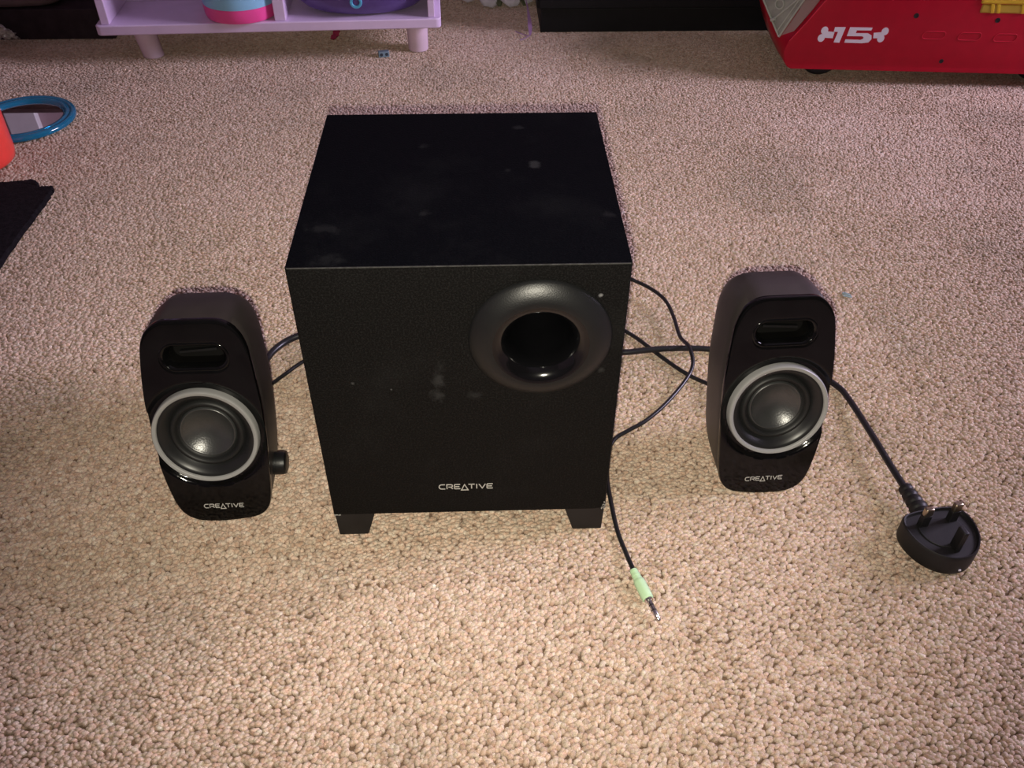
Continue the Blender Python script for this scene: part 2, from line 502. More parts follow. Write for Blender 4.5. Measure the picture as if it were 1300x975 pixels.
# loop pile: one patch of real tufts, repeated over the floor
def carpet_pile():
    rng = np.random.default_rng(3)
    PW = 0.24
    nx, ny = 92, 80
    dx, dy = PW / nx, PW / ny
    K = 7
    prof = [(0.95, -0.0032), (1.02, -0.0014), (0.90, -0.0005), (0.55, 0.00005)]
    allv, allf, att = [], [], []
    base = []
    for r, h in prof:
        for k in range(K):
            base.append((r * cos(2 * pi * k / K), r * sin(2 * pi * k / K), h))
    base.append((0, 0, 0.0002))
    base = np.array(base)
    fs = []
    for q in range(len(prof) - 1):
        for k in range(K):
            fs.append((q * K + k, q * K + (k + 1) % K, (q + 1) * K + (k + 1) % K, (q + 1) * K + k))
    q = len(prof) - 1
    for k in range(K):
        fs.append((q * K + k, q * K + (k + 1) % K, len(base) - 1))
    nv = len(base)
    cnt = 0
    for i in range(nx):
        for j in range(ny):
            x = (i + 0.5) * dx - PW / 2 + rng.normal(0, dx * 0.25)
            y = (j + 0.5 + (0.5 if i % 2 else 0.0)) * dy - PW / 2 + rng.normal(0, dy * 0.25)
            a = rng.normal(0.35, 0.5)
            s = rng.uniform(0.84, 1.12)
            V = base.copy()
            V[:, 0] *= 0.00228 * s; V[:, 1] *= 0.00164 * s
            lean = rng.normal(0, 0.3, 2)
            zz = V[:, 2] + 0.0032
            V[:, 0] += zz * lean[0] * 0.5; V[:, 1] += zz * lean[1] * 0.5
            V[:, 2] += rng.normal(-0.0002, 0.00035) - (0.0011 if rng.random() < 0.06 else 0.0)
            V[:, 2] += 0.16 * V[:, 0] * sin(a) * 0 - 0.22 * (V[:, 1] * cos(a) + V[:, 0] * sin(a))
            ca, sa = cos(a), sin(a)
            X = V[:, 0] * ca - V[:, 1] * sa + x
            Y = V[:, 0] * sa + V[:, 1] * ca + y
            allv.append(np.stack([X, Y, V[:, 2]], 1))
            allf.append(cnt * nv)
            att.append(np.full(nv, rng.beta(2.2, 2.2)))
            cnt += 1
    V = np.concatenate(allv)
    faces = [tuple(o + i for i in f) for o in allf for f in fs]
    me = bpy.data.meshes.new('carpet_pile')
    me.from_pydata(V.tolist(), [], faces)
    me.polygons.foreach_set('use_smooth', [True] * len(me.polygons))
    a = me.attributes.new('tuft', 'FLOAT', 'POINT')
    a.data.foreach_set('value', np.concatenate(att).astype(np.float32))
    me.materials.append(M['carpet'])
    o = bpy.data.objects.new('carpet_pile', me)
    COL.objects.link(o)
    o.parent = floor
    o['kind'] = 'stuff'
    ng = bpy.data.node_groups.new('lay_pile', 'GeometryNodeTree')
    ng.interface.new_socket('Geometry', in_out='INPUT', socket_type='NodeSocketGeometry')
    ng.interface.new_socket('Geometry', in_out='OUTPUT', socket_type='NodeSocketGeometry')
    N = ng.nodes; L = ng.links.new
    gi = N.new('NodeGroupInput'); go = N.new('NodeGroupOutput')
    gr = N.new('GeometryNodeMeshGrid')
    cx, cy = 13, 10
    gr.inputs['Size X'].default_value = PW * (cx - 1); gr.inputs['Size Y'].default_value = PW * (cy - 1)
    gr.inputs['Vertices X'].default_value = cx; gr.inputs['Vertices Y'].default_value = cy
    tr = N.new('GeometryNodeTransform')
    tr.inputs['Translation'].default_value = (0.02, 0.44, 0.0)
    L(gr.outputs['Mesh'], tr.inputs['Geometry'])
    rv = N.new('FunctionNodeRandomValue'); rv.data_type = 'INT'
    rv.inputs[4].default_value = 0; rv.inputs[5].default_value = 1
    ml = N.new('ShaderNodeMath'); ml.operation = 'MULTIPLY'; ml.inputs[1].default_value = pi
    L(rv.outputs[2], ml.inputs[0])
    cb = N.new('ShaderNodeCombineXYZ'); L(ml.outputs[0], cb.inputs[2])
    ip = N.new('GeometryNodeInstanceOnPoints')
    L(tr.outputs[0], ip.inputs['Points']); L(gi.outputs[0], ip.inputs['Instance'])
    er = N.new('FunctionNodeEulerToRotation'); L(cb.outputs[0], er.inputs[0])
    L(er.outputs[0], ip.inputs['Rotation'])
    L(ip.outputs[0], go.inputs[0])
    md = o.modifiers.new('lay_pile', 'NODES'); md.node_group = ng


carpet_pile()

# ------------------------------------------------------------------ subwoofer
SW, SD, SH, SF = 0.190, 0.190, 0.207, 0.025
PCX, PCZ, PR = 0.0455, 0.1795, 0.0425
sub = thing('subwoofer', 'large black box subwoofer with round bass port, in the middle of the carpet', 'speaker')
a = SW / 2
cb = MB()
z0, z1 = SF, SF + SH
cb.box(-a, a, 0.0011, SD, z1 - .012, z1)
cb.box(-a, a, 0.0011, SD, z0, z0 + .012)
cb.box(-a, -a + .012, 0.0011, SD, z0 + .012, z1 - .012)
cb.box(a - .012, a, 0.0011, SD, z0 + .012, z1 - .012)
cb.box(-a + .012, a - .012, SD - .012, SD, z0 + .012, z1 - .012)
cb.build('cabinet', M['sub_top'], sub)
# front board with a round opening for the port
fb = MB()
N = 96
HR = 0.034


def rect_pt(th, x0, x1, zz0, zz1):
    dx, dz = cos(th), sin(th)
    k = 1e9
    if dx > 1e-9: k = min(k, (x1 - PCX) / dx)
    if dx < -1e-9: k = min(k, (x0 - PCX) / dx)
    if dz > 1e-9: k = min(k, (zz1 - PCZ) / dz)
    if dz < -1e-9: k = min(k, (zz0 - PCZ) / dz)
    return PCX + dx * k, PCZ + dz * k


ths = sorted([2 * pi * i / N for i in range(N)] + [math.atan2(zz - PCZ, xx - PCX) % (2 * pi) for xx in (-a, a) for zz in (z0, z1)])
e = 0.0006
r_in_b = [(PCX + HR * cos(t), 0.0010, PCZ + HR * sin(t)) for t in ths]
r_in = [(PCX + HR * cos(t), 0.0, PCZ + HR * sin(t)) for t in ths]
r_out0 = [(lambda p: (p[0], 0.0, p[1]))(rect_pt(t, -a + e, a - e, z0 + e, z1 - e)) for t in ths]
r_out1 = [(lambda p: (p[0], e, p[1]))(rect_pt(t, -a, a, z0, z1)) for t in ths]
r_out2 = [(lambda p: (p[0], 0.0010, p[1]))(rect_pt(t, -a, a, z0, z1)) for t in ths]
fb.loft([r_in_b, r_in, r_out0, r_out1, r_out2, r_in_b], None, False, False)
fb.build('front_panel', M['sub_front'], sub, smooth=20)
es = MB()
es.box(-a + .001, a - .001, -0.0001, 0.0004, z1 - .00045, z1 + .00008)
tag(es.build('top_edge_strip', M['edge'], sub), 'thin pale worn line along the top front edge')
# bass port: satin flare swelling out of the board, then a glossy throat


def Tport(x, y, h):
    return (PCX + x, -h, PCZ + y)


pf = [(0.0425, -0.0004), (0.0423, 0.0006), (0.041, 0.0022), (0.0385, 0.0042), (0.0355, 0.0060), (0.0325, 0.0072), (0.0300, 0.0076), (0.0284, 0.0074)]
port = MB().lathe(pf, 96, Tport).build('bass_port', M['flare'], sub, smooth=60)
pt = [(0.0284 - 0.0100 * sin(q), 0.0074 - 0.0150 * (1 - cos(q))) for q in np.linspace(0, pi / 2, 14)] + [(0.0182, -0.03), (0.0182, -0.10)]
MB().lathe(pt, 96, Tport, cap1=True).build('port_throat', M['tube'], port, smooth=60)
for sx in (-1, 1):
    for yy in (0.0015, 0.150):
        f_ = MB()
        xo, xi, xb = sx * (a - .0002), sx * 0.0665, sx * 0.0735
        f_.loft([[(sx * (a - .0006), yy + .001, 0), (xb, yy + .001, 0), (xb, yy + .035, 0), (sx * (a - .0006), yy + .035, 0)],
                 [(xo, yy, SF), (xi, yy, SF), (xi, yy + .036, SF), (xo, yy + .036, SF)]])
        f_.build('foot', M['plug'], sub, bevel=.0008)
lg = MB()
wordmark(lg, -0.0020, 0.0500, 0.0365, 0.0043, 0.0007, lambda x, y, z: (x, -z - 0.0001, y))
tag(lg.build('logo', M['print'], sub, smooth=0), 'silver printed lettering')
rn = random.Random(5)
chip = MB()
for k in range(16):
    x = a - abs(rn.gauss(0, .0011)) - .0002
    z = z0 + .0005 + abs(rn.gauss(0, .003))
    s = rn.uniform(.0003, .0008)
    pts = [(x + s * cos(t) * rn.uniform(.6, 1.1), z + 1.6 * s * sin(t) * rn.uniform(.6, 1.1)) for t in np.linspace(0, 2 * pi, 6)[:-1]]
    pts = [(min(p[0], a + .0001), p[1]) for p in pts]
    chip.prism(pts, -0.00025, 0.0006, lambda x, y, z: (x, z, y))
for k in range(7):
    x = -a + abs(rn.gauss(0, .004)); z = z0 + rn.uniform(-.0003, .0006); s = rn.uniform(.0002, .0005)
    pts = [(x + 1.6 * s * cos(t), z + s * sin(t)) for t in np.linspace(0, 2 * pi, 6)[:-1]]
    chip.prism(pts, -0.00025, 0.0006, lambda x, y, z: (x, z, y))
tag(chip.build('edge_chip', M['chip'], sub, smooth=0), 'pale chipped spots at the lower corners', kind='stuff')

# ------------------------------------------------------------------ satellites
TILT = radians(13.4)
VB = 0.0729
OUT = [(-17.3, 86.3), (-25.6, 80.5), (-30.8, 71.5), (-33.3, 58.7), (-35.2, 43.8), (-36.5, 28.5), (-37.0, 12.7), (-37.0, -3.4), (-36.6, -15.8),
       (-35.6, -28.5), (-33.4, -43.6), (-30.0, -58.0), (-25.2, -66.6), (-17.6, -71.4), (-8.8, -72.9), (4.0, -72.9), (18.8, -71.2), (28.0, -68.6),
       (34.0, -63.0), (37.2, -54.0), (39.0, -36.0), (40.6, -2), (41.0, 20.1), (40.0, 38.5), (38.9, 54.6), (37.3, 67.6), (33.4, 78.0), (27.6, 84.0),
       (20.0, 86.9), (6.8, 87.2), (-7, 87.0)]


def make_satellite(label, loc, yaw, mirror, knob):
    mx = -1.0 if mirror else 1.0
    root = thing('satellite_speaker', label, 'speaker', loc, yaw, 'satellite speakers on the carpet')
    ct, st = cos(TILT), sin(TILT)

    def T(u, w, n):              # panel frame -> thing's frame
        q = w + VB
        return (u, q * st - n * ct, q * ct + n * st)

    def Tm(u, w, n):
        return T(mx * u, w, n)
    out = np.array(spline(np.array(OUT) * 0.001, 6, True))
    nO = len(out)
    cen = np.array([0.0, 0.0])
    # rear housing: the outline carried straight back, rounding off behind
    bd = MB()
    rings = []
    for s, k in ((0.0035, .972), (0.0045, .985), (0.014, .988), (0.030, .975), (0.044, .945), (0.056, .89), (0.064, .81), (0.069, .70), (0.071, .5)):
        ring = []
        for (u, w) in out:
            uu = u * k
            ww = -VB + (w + VB) * (1 - (1 - k) * 0.95)
            if s > .05:
                ww = max(ww, -VB + (s - .05) * 0.35)
            x, y, z = T(mx * uu, ww, 0)
            ring.append((x, y + s, max(z, 0.0002)))
        rings.append(ring)
    bd.loft(rings, None, False, True)
    body = bd.build('housing', M['body'], root, smooth=50)
    # front panel: glossy skin with a dished seat for the driver and a well for the slot
    pn = MB()
    SU, SWc, SHW, SHH = 0.0025, 0.0607, 0.0200, 0.0078

    def stad(u, w):
        dxx = max(abs(u - SU) - (SHW - SHH), 0.0)
        return math.hypot(dxx, w - SWc) - SHH

    def ss(x, e0, e1):
        t = min(max((x - e0) / (e1 - e0), 0), 1)
        return t * t * (3 - 2 * t)

    def hgt(u, w):
        r = math.hypot(u, w)
        h = -0.0030 * (1 - ss(r, 0.0395, 0.0425))
        h += -0.0012 * (1 - ss(stad(u, w), -0.0005, 0.0042))
        h += -0.017 * (1 - ss(stad(u, w), -0.0016, 0.0012))
        h += -0.017 * (1 - ss(r, 0.0310, 0.0332))
        return h
    K = 70
    rings = []
    for k in range(K, 0, -1):
        fr = k / K
        if k == K:
            rings.append([(mx * u * .998, w * .998, -0.0045) for u, w in out])
            rings.append([(mx * u, w, -0.0030) for u, w in out])
            rings.append([(mx * u * .999, w * .999, hgt(u, w) - 0.0012) for u, w in out])
            rings.append([(mx * u * .993, w * .993, hgt(u * .993, w * .993) - 0.0003) for u, w in out])
        else:
            c0 = np.array([0.002, 0.012]) * (1 - fr)
            rings.append([(mx * (u * fr * .993 + c0[0]), w * fr * .993 + c0[1], hgt(u * fr * .993 + c0[0], w * fr * .993 + c0[1])) for u, w in out])
    rings[0], = [rings[0]]
    pn.loft(rings, T, cap0=False, cap1=True)
    pn.build('front_panel', M['gloss'], root, smooth=40)
    # slot port: stadium flare and throat
    nS = 64

    def stadium(hw, hh):
        pts = []
        for i in range(nS):
            t = 2 * pi * i / nS
            cxx = SU + (hw - hh) * (1 if cos(t) > 0 else -1)
            pts.append((cxx + hh * cos(t), SWc + hh * sin(t)))
        return pts
    sl = MB()
    lev = [(0.0236, 0.0108, -0.0007), (0.0230, 0.0102, 0.0001), (0.0222, 0.0095, 0.0004), (0.0212, 0.0088, 0.0000), (0.0200, 0.0079, -0.0014), (0.0189, 0.0071, -0.0034), (0.0180, 0.0066, -0.0062)]
    sl.loft([[(mx * u, w, n) for u, w in stadium(hw, hh)] for hw, hh, n in lev], T, cap0=False, cap1=False)
    slot = sl.build('slot_port', M['gloss'], root, smooth=60)
    th = MB()
    th.loft([[(mx * u, w, n) for u, w in stadium(hw, hh)] for hw, hh, n in [(0.0180, 0.0066, -0.0062), (0.0176, 0.0063, -0.0090), (0.0176, 0.0063, -0.0150)]], T, cap0=False, cap1=True)
    th.build('slot_throat', M['throat'], slot, smooth=60)
    br = MB()
    br.loft([[(mx * (SU - .012), SWc - .001, -.0125), (mx * (SU - .012), SWc + .0005, -.0125), (mx * (SU - .012), SWc + .0005, -.009), (mx * (SU - .012), SWc - .001, -.009)],
             [(mx * (SU + .013), SWc + .0008, -.0125), (mx * (SU + .013), SWc + .0024, -.0125), (mx * (SU + .013), SWc + .0024, -.009), (mx * (SU + .013), SWc + .0008, -.009)]], T)
    br.build('lit_duct_band', M['flare'], slot)  # added strip standing in for the lit band inside the duct
    # driver
    rg = MB().lathe([(0.0364, -0.0032), (0.0362, 0.0012), (0.0358, 0.0026), (0.0354, 0.0030), (0.0334, 0.0028), (0.0329, 0.0023), (0.0327, -0.0006)], 96, T)
    ring = tag(rg.build('driver_ring', M['silver'], root, smooth=50), 'silver ring around the driver')
    cn = MB().lathe([(0.0329, 0.0010), (0.0320, 0.0012), (0.0300, 0.0000), (0.0281, -0.0020), (0.0268, -0.0036), (0.0258, -0.0046)], 96, T)
    cn.build('driver_surround', M['cone'], root, smooth=60)
    rb = MB().lathe([(0.0260, -0.0046), (0.0254, -0.0034), (0.0244, -0.0023), (0.0232, -0.0021), (0.0221, -0.0028), (0.0212, -0.0044), (0.0204, -0.0060), (0.0188, -0.0064)], 96, T)
    rb.build('rubber_roll', M['rubber'], root, smooth=70)
    dome = [(0.0196, -0.0062), (0.0190, -0.0048), (0.0184, -0.0046)] + [(0.0182 * q, -0.0050 - 0.0072 * (1 - q * q)) for q in np.linspace(0.98, 0.04, 14)]
    MB().lathe(dome, 72, T, cap1=True).build('dust_cap', M['cap'], root, smooth=70)
    # lettering
    lm = MB()
    wordmark(lm, 0.0031 * mx, -0.0605, 0.0282, 0.0031, 0.00055, lambda x, y, z: T(x, y, z + 0.0001))
    tag(lm.build('logo', M['print'], root, smooth=0), 'silver printed lettering')
    if knob:
        kb = MB()
        ky, kz, x0 = knob

        def Tk(p, q, h):
            return (x0 + h, ky + p, kz + q)
        kb.lathe([(0.0074, -0.004), (0.0074, 0.0015), (0.0084, 0.0025), (0.0086, 0.0055), (0.0086, 0.0105), (0.0080, 0.0125), (0.0066, 0.0132)], 40, Tk, cap0=True, cap1=True)
        kb.build('volume_knob', M['flare'], root, smooth=40)
    return root


def base_of(C, yaw):
    fw = np.array([-sin(yaw), cos(yaw)])
    return (C[0] - VB * sin(TILT) * fw[0], C[1] - VB * sin(TILT) * fw[1], 0.0)


make_satellite('left black satellite speaker with a volume knob on its side, leaning back on the carpet',
               base_of((-0.1812, 0.0348), 0.0113), 0.0113, False, (0.030, 0.028, 0.0335))
make_satellite('right black satellite speaker without a knob, between the bass box and the mains plug',
               base_of((0.2215, 0.0496), 0.0482), 0.0482, True, None)


# ------------------------------------------------------------------ cables
def cable(name, label, pts, r, per=10):
    mb = MB(); tube(mb, spline(pts, per), r, 10)
    return tag(mb.build(name, M['cable'], smooth=80), label, 'cable', 'speaker leads on the carpet')


cable('speaker_cable', 'thick black speaker lead arching from left speaker to bass box',
      [(-0.178, 0.112, 0.045), (-0.179, 0.140, 0.034), (-0.178, 0.176, 0.014), (-0.172, 0.202, 0.010), (-0.157, 0.219, 0.010), (-0.125, 0.228, 0.014), (-0.090, 0.215, 0.030), (-0.07, 0.1905, 0.045)], 0.0030)
cable('speaker_cable', 'thin black speaker lead below the thick one, left of bass box',
      [(-0.186, 0.110, 0.030), (-0.186, 0.130, 0.014), (-0.172, 0.162, 0.003), (-0.160, 0.178, 0.0025), (-0.149, 0.192, 0.0025), (-0.125, 0.212, 0.004), (-0.095, 0.212, 0.02), (-0.085, 0.1905, 0.035)], 0.0017)
cable('speaker_cable', 'thin black lead running down to the back of the right speaker',
      [(0.045, 0.1905, 0.06), (0.070, 0.225, 0.045), (0.110, 0.246, 0.012), (0.142, 0.228, 0.0025), (0.154, 0.213, 0.0025), (0.169, 0.191, 0.0022), (0.186, 0.169, 0.0022), (0.203, 0.152, 0.004), (0.222, 0.120, 0.020)], 0.0018)

# aux lead with mint jack plug
aux = thing('audio_cable', 'black audio lead looping right of bass box to a mint green jack', 'cable', (0.112, -0.038, 0))


def rel(pts, o):
    return [(p[0] - o[0], p[1] - o[1], p[2]) for p in pts]


AO = (0.112, -0.038)
mb = MB()
tube(mb, spline(rel([(0.02, 0.1905, 0.10), (0.05, 0.235, 0.085), (0.105, 0.296, 0.036), (0.140, 0.302, 0.016), (0.157, 0.297, 0.011), (0.172, 0.284, 0.010), (0.183, 0.265, 0.010), (0.187, 0.241, 0.009), (0.188, 0.212, 0.0085),
                     (0.192, 0.192, 0.0126), (0.1925, 0.174, 0.0085), (0.183, 0.155, 0.0065), (0.162, 0.129, 0.004), (0.143, 0.111, 0.0025), (0.128, 0.101, 0.002), (0.115, 0.091, 0.002), (0.1075, 0.075, 0.002),
                     (0.1045, 0.053, 0.002), (0.104, 0.033, 0.002), (0.1055, 0.0, 0.002), (0.109, -0.022, 0.003), (0.1125, -0.0395, 0.0042)], AO), 10), 0.0017, 10)
mb.build('lead', M['cable'], aux, smooth=80)
d = np.array([0.0075, -0.0262, 0.0]); d /= np.linalg.norm(d)
p0 = np.array([0.0, 0.0, 0.0042])


def along(prof, nseg=24):
    path = [p0 + d * s for s, _ in prof]
    m = MB(); tube(m, path, [r for _, r in prof], nseg)
    return m


tag(along([(-.0005, .0019), (0, .0027), (.0018, .0029), (.002, .0025), (.0032, .0025), (.0034, .0030), (.0052, .0031), (.0054, .0027), (.0066, .0027), (.0068, .0032), (.0086, .0033), (.0088, .0031)]).build('strain_relief', M['mint'], aux, smooth=40), 'ribbed mint green sleeve')
tag(along([(.0085, .0034), (.0092, .0039), (.0115, .0041), (.0225, .0041), (.0242, .0039), (.0247, .0033), (.0247, .0005)]).build('jack_barrel', M['mint'], aux, smooth=40), 'mint green barrel')
jt = along([(.0240, .0030), (.0262, .0030), (.0264, .00178), (.0300, .00178), (.0340, .00178), (.0385, .00178), (.0390, .0014), (.0396, .0012), (.0404, .0017), (.0420, .0011), (.0425, .0003)])
jack = tag(jt.build('jack_tip', M['nickel'], aux, smooth=40), 'shiny metal jack')
for s in (.0295, .0335):
    along([(s, .00182), (s + .0008, .00182)]).build('insulating_band', M['screw'], jack)

# mains lead and plug
PO = np.array([0.3315, -0.0235, 0.0])
plug = thing('power_plug', 'black three pin mains plug lying pins up with its lead', 'plug', tuple(PO))
mb = MB()
tube(mb, spline(rel([(0.07, 0.1905, 0.05), (0.085, 0.200, 0.03), (0.110, 0.196, 0.008), (0.134, 0.192, 0.0078), (0.169, 0.196, 0.0076), (0.212, 0.199, 0.004), (0.26, 0.188, 0.003), (0.297, 0.165, 0.003), (0.312, 0.148, 0.003), (0.3165, 0.130, 0.004),
                     (0.3185, 0.083, 0.009), (0.3205, 0.049, 0.0105), (0.3232, 0.022, 0.011), (0.3245, 0.010, 0.011)], PO), 10), 0.0026, 12)
mb.build('lead', M['cable'], plug, smooth=80)
POLY = [(-21, 19.5), (-12, 21.8), (0, 22.2), (12, 21.8), (21, 19.5), (25, 12.5), (25.5, 3), (22.5, -7.5), (16, -16.5), (8, -21.8), (0, -23), (-8, -21.8), (-16, -16.5), (-22.5, -7.5), (-25.5, 3), (-25, 12.5)]
PR_ = radians(10)
pl = [np.array(p) * 0.001 for p in spline(POLY, 5, True)]


def Tp(x, y, z):
    return (x * cos(PR_) - y * sin(PR_), x * sin(PR_) + y * cos(PR_), z)


pb = MB()
lv = [(.93, .0004), (.985, .0020), (1.0, .0050), (1.0, .0165), (.985, .0186), (.965, .0192), (.935, .0190), (.915, .0175), (.90, .0168)]
pb.loft([[(p[0] * k, p[1] * k, z) for p in pl] for k, z in lv], Tp)
pb.build('plug_body', M['plug'], plug, smooth=45)
fc = MB()
fc.prism([(p[0] * .62, p[1] * .55 + .001) for p in pl], .0165, .0175, Tp)
fc.build('raised_face', M['plug'], plug, bevel=.0004)
for sx in (-1, 1):
    pn_ = MB()
    pn_.box(sx * .0112 - .0033, sx * .0112 + .0033, .0085, .0127, .0165, .0278, Tp)
    q = pn_.build('pin_sleeve', M['plug'], plug, bevel=.0004)
    pp = MB()
    pp.box(sx * .0112 - .0032, sx * .0112 + .0032, .0086, .0126, .0278, .0352, Tp)
    tag(pp.build('pin', M['pin'], plug, bevel=.0009), 'bare brass pin')
ep = MB()
ep.box(-.002, .002, -.0160, -.0082, .0165, .0365, Tp)
tag(ep.build('earth_pin', M['plug'], plug, bevel=.0009), 'black plastic earth pin')
gm = MB()
g0, g1 = np.array([0.3228, 0.0250, .0112]) - PO, np.array([0.3268, -0.0025, .0108]) - PO
path, rad = [], []
for i in range(29):
    t = i / 28
    path.append(g0 + (g1 - g0) * t)
    rad.append((0.0050 + 0.0022 * t) * (1.0 if (i % 6) < 4 or i > 25 else 0.86))
tube(gm, path, rad, 24)
gm.build('cord_grip', M['plug'], plug, smooth=50)
wm = MB()
wm.box(-.0008, .0008, -.0005, .0005, -.0005, .0005, lambda x, y, z: (x + .0046, y - .0228, z + .0062))
tag(wm.build('pale_fleck', M['sticker'], plug), 'tiny white fleck on its side')

# ------------------------------------------------------------------ lilac shelf and what stands on it
sh = thing('toy_shelf', 'lilac white painted toy shelf on round legs at the back', 'shelf', (-0.2795, 0.8600, 0), radians(2.4))
HW = 0.2385
ZB, ZT = 0.0465, 0.060


def rrect(hw, y0, y1, r, n=6):
    pts = []
    for cx, cy, a0 in ((hw - r, y0 + r, -pi / 2), (hw - r, y1 - r, 0), (-hw + r, y1 - r, pi / 2), (-hw + r, y0 + r, pi)):
        for k in range(n + 1):
            t = a0 + pi / 2 * k / n
            pts.append((cx + r * cos(t), cy + r * sin(t)))
    return pts


MB().prism(rrect(HW, 0.0, 0.115, .008), ZB, ZT).build('base_board', M['lilac'], sh, bevel=.0015)
TOP = 0.36
MB().box(-.2300, -.2185, .005, .098, ZT, TOP).build('side_panel', M['lilac'], sh, bevel=.001)
MB().box(.2205, .2300, .006, .098, ZT, TOP).build('side_panel', M['lilac'], sh, bevel=.001)
MB().box(.0070, .0225, .005, .098, ZT, TOP).build('divider', M['lilac'], sh, bevel=.001)
MB().box(-.2300, .2300, .0985, .106, ZT, TOP).build('back_panel', M['lilac'], sh, bevel=.001)
MB().prism(rrect(HW, 0.0, 0.115, .008), TOP, TOP + .014).build('top_board', M['lilac'], sh, bevel=.0015)
for x, lean in ((-.190, .007), (.203, 0.0)):
    lgm = MB()
    rings = []
    for k in range(5):
        t = k / 4
        r = .0145 + .0012 * t
        rings.append([(x + lean * (1 - t) + r * cos(q), .047 + r * sin(q), ZB * t) for q in np.linspace(0, 2 * pi, 33)[:-1]])
    lgm.loft(rings)
    lgm.build('leg', M['lilac_leg'], sh, bevel=.0012)

pot = thing('storage_pot', 'sky blue round pot with a hot pink base band on shelf', 'pot', (-0.3235, 0.8995, ZT))
pr_ = MB()
pr_.lathe([(.045, 0), (.0495, .0012), (.0512, .005), (.0520, .0150), (.0521, .0195), (.0505, .0195)], 64, cap0=True, cap1=True)
tag(pr_.build('base_band', M['pot_pink'], pot), 'hot pink band')
pw = MB()
pw.lathe([(.0505, .0190), (.0519, .0197), (.0522, .04), (.0526, .085), (.0530, .088), (.0528, .091), (.0500, .091), (.0498, .030), (0.03, .028)], 64, cap1=True)
tag(pw.build('wall', M['pot_blue'], pot), 'sky blue wall')

bw = thing('oval_toy_tub', 'shiny purple oval tub with a blue ring button on shelf', 'toy', (-0.1535, 0.9105, ZT), radians(2.4))


def oval(prof, sx, sy, n=64):
    return [[(r * sx * cos(t), r * sy * sin(t), h) for t in np.linspace(0, 2 * pi, n + 1)[:-1]] for r, h in prof]


bb = MB()
bb.loft(oval([(.30, 0.0), (.55, .0008), (.70, .0035), (.83, .009), (.92, .017), (.97, .028), (.99, .042), (1.0, .060), (1.015, .064), (1.01, .067), (.97, .067), (.94, .03), (.6, .012)], .0960, .0430))
bb.build('tub_wall', M['purple'], bw, smooth=50)


def Tb(x, y, h):
    return (x - .006, -.0395 - h, y + .0235)


bt = MB().lathe([(.0085, -.006), (.0085, .0028), (.0078, .0036), (.0055, .0036), (.0048, .0028), (.0046, .0012)], 40, Tb, cap1=False)
bto = tag(bt.build('button_ring', M['button'], bw), 'light blue ring')
MB().lathe([(.0047, -.004), (.0047, .0016), (.0030, .0022), (.0012, .0024)], 32, Tb, cap1=True).build('button_centre', M['purple'], bto)

# ------------------------------------------------------------------ black cabinet on the right
bu = thing('media_cabinet', 'low black cabinet along the back, behind the red truck', 'cabinet', (0.104, 0.975, 0))
MB().box(.003, .86, .003, .38, 0, .0355).build('plinth', M['black_unit'], bu, bevel=.001)
MB().box(-.003, .86, .004, .38, .0365, .42).build('carcass', M['black_unit'], bu, bevel=.001)
for k in range(2):
    dr = MB().box(.0 + k * .43, .426 + k * .43, -.004, .004, .0375, .225).build('drawer', M['black_unit'], bu, bevel=.0012)
    dr2 = MB().box(.0 + k * .43, .426 + k * .43, -.004, .004, .229, .415).build('drawer', M['black_unit'], bu, bevel=.0012)
# dark unit on the left
du = thing('storage_bench', 'dark brown black low bench in the back left corner', 'bench', (-0.54, 0.966, 0))
MB().box(-.75, 0.0, 0.0, .36, 0, .044).build('plinth', M['dark_unit'], du, bevel=.001)
MB().box(-.75, 0.0, .105, .36, .044, .115).build('carcass', M['dark_unit'], du, bevel=.001)
tb = thing('storage_tub', 'mauve grey rounded tub standing on the dark bench', 'tub', (-0.725, 1.017, 0.044))
tm = MB()


def sqr(hw, hd, z, n=64, p=4.0):
    out_ = []
    for i in range(n):
        t = 2 * pi * i / n
        c_, s_ = cos(t), sin(t)
        out_.append((hw * math.copysign(abs(c_) ** (2 / p), c_), hd * math.copysign(abs(s_) ** (2 / p), s_), z))
    return out_


tm.loft([sqr(.095, .040, 0), sqr(.106, .045, .002), sqr(.114, .0485, .008), sqr(.119, .050, .018), sqr(.122, .051, .04), sqr(.1255, .052, .078), sqr(.1225, .050, .078), sqr(.116, .046, .02), sqr(.09, .035, .012)])
tm.build('tub_wall', M['tub'], tb, smooth=60)
rm_ = MB()
rm_.loft([sqr(.1235, .0505, .074), sqr(.1300, .0535, .074), sqr(.1300, .0535, .081), sqr(.1235, .0505, .081)], cap0=False, cap1=False)
rm_.build('rim', M['tub'], tb)

# crumpled foil at the left edge
fo = MB()
nu, nvv = 26, 12
r2 = random.Random(11)
grid = []
for i in range(nu):
    row = []
    for j in range(nvv):
        u, v = i / (nu - 1), j / (nvv - 1)
        x = -0.708 + .030 * v + .012 * u + r2.uniform(-.0025, .0025)
        y = .955 - .052 * u + .004 * sin(9 * v) + r2.uniform(-.003, .003) - .012 * v * u
        z = .001 + .058 * u * (1 - .15 * v) + .006 * abs(sin(7 * v + 4 * u)) + r2.uniform(0, .0035)
        row.append((x - .010 * u, y, z))
    grid.append(row)
fo.loft(grid, None, False, False, closed=False)
foil = fo.build('foil_wrapper', M['foil'], smooth=15)
sd = foil.modifiers.new('thick', 'SOLIDIFY'); sd.thickness = .0012
tag(foil, 'crumpled silver foil wrapper at left edge before the dark bench', 'wrapper')

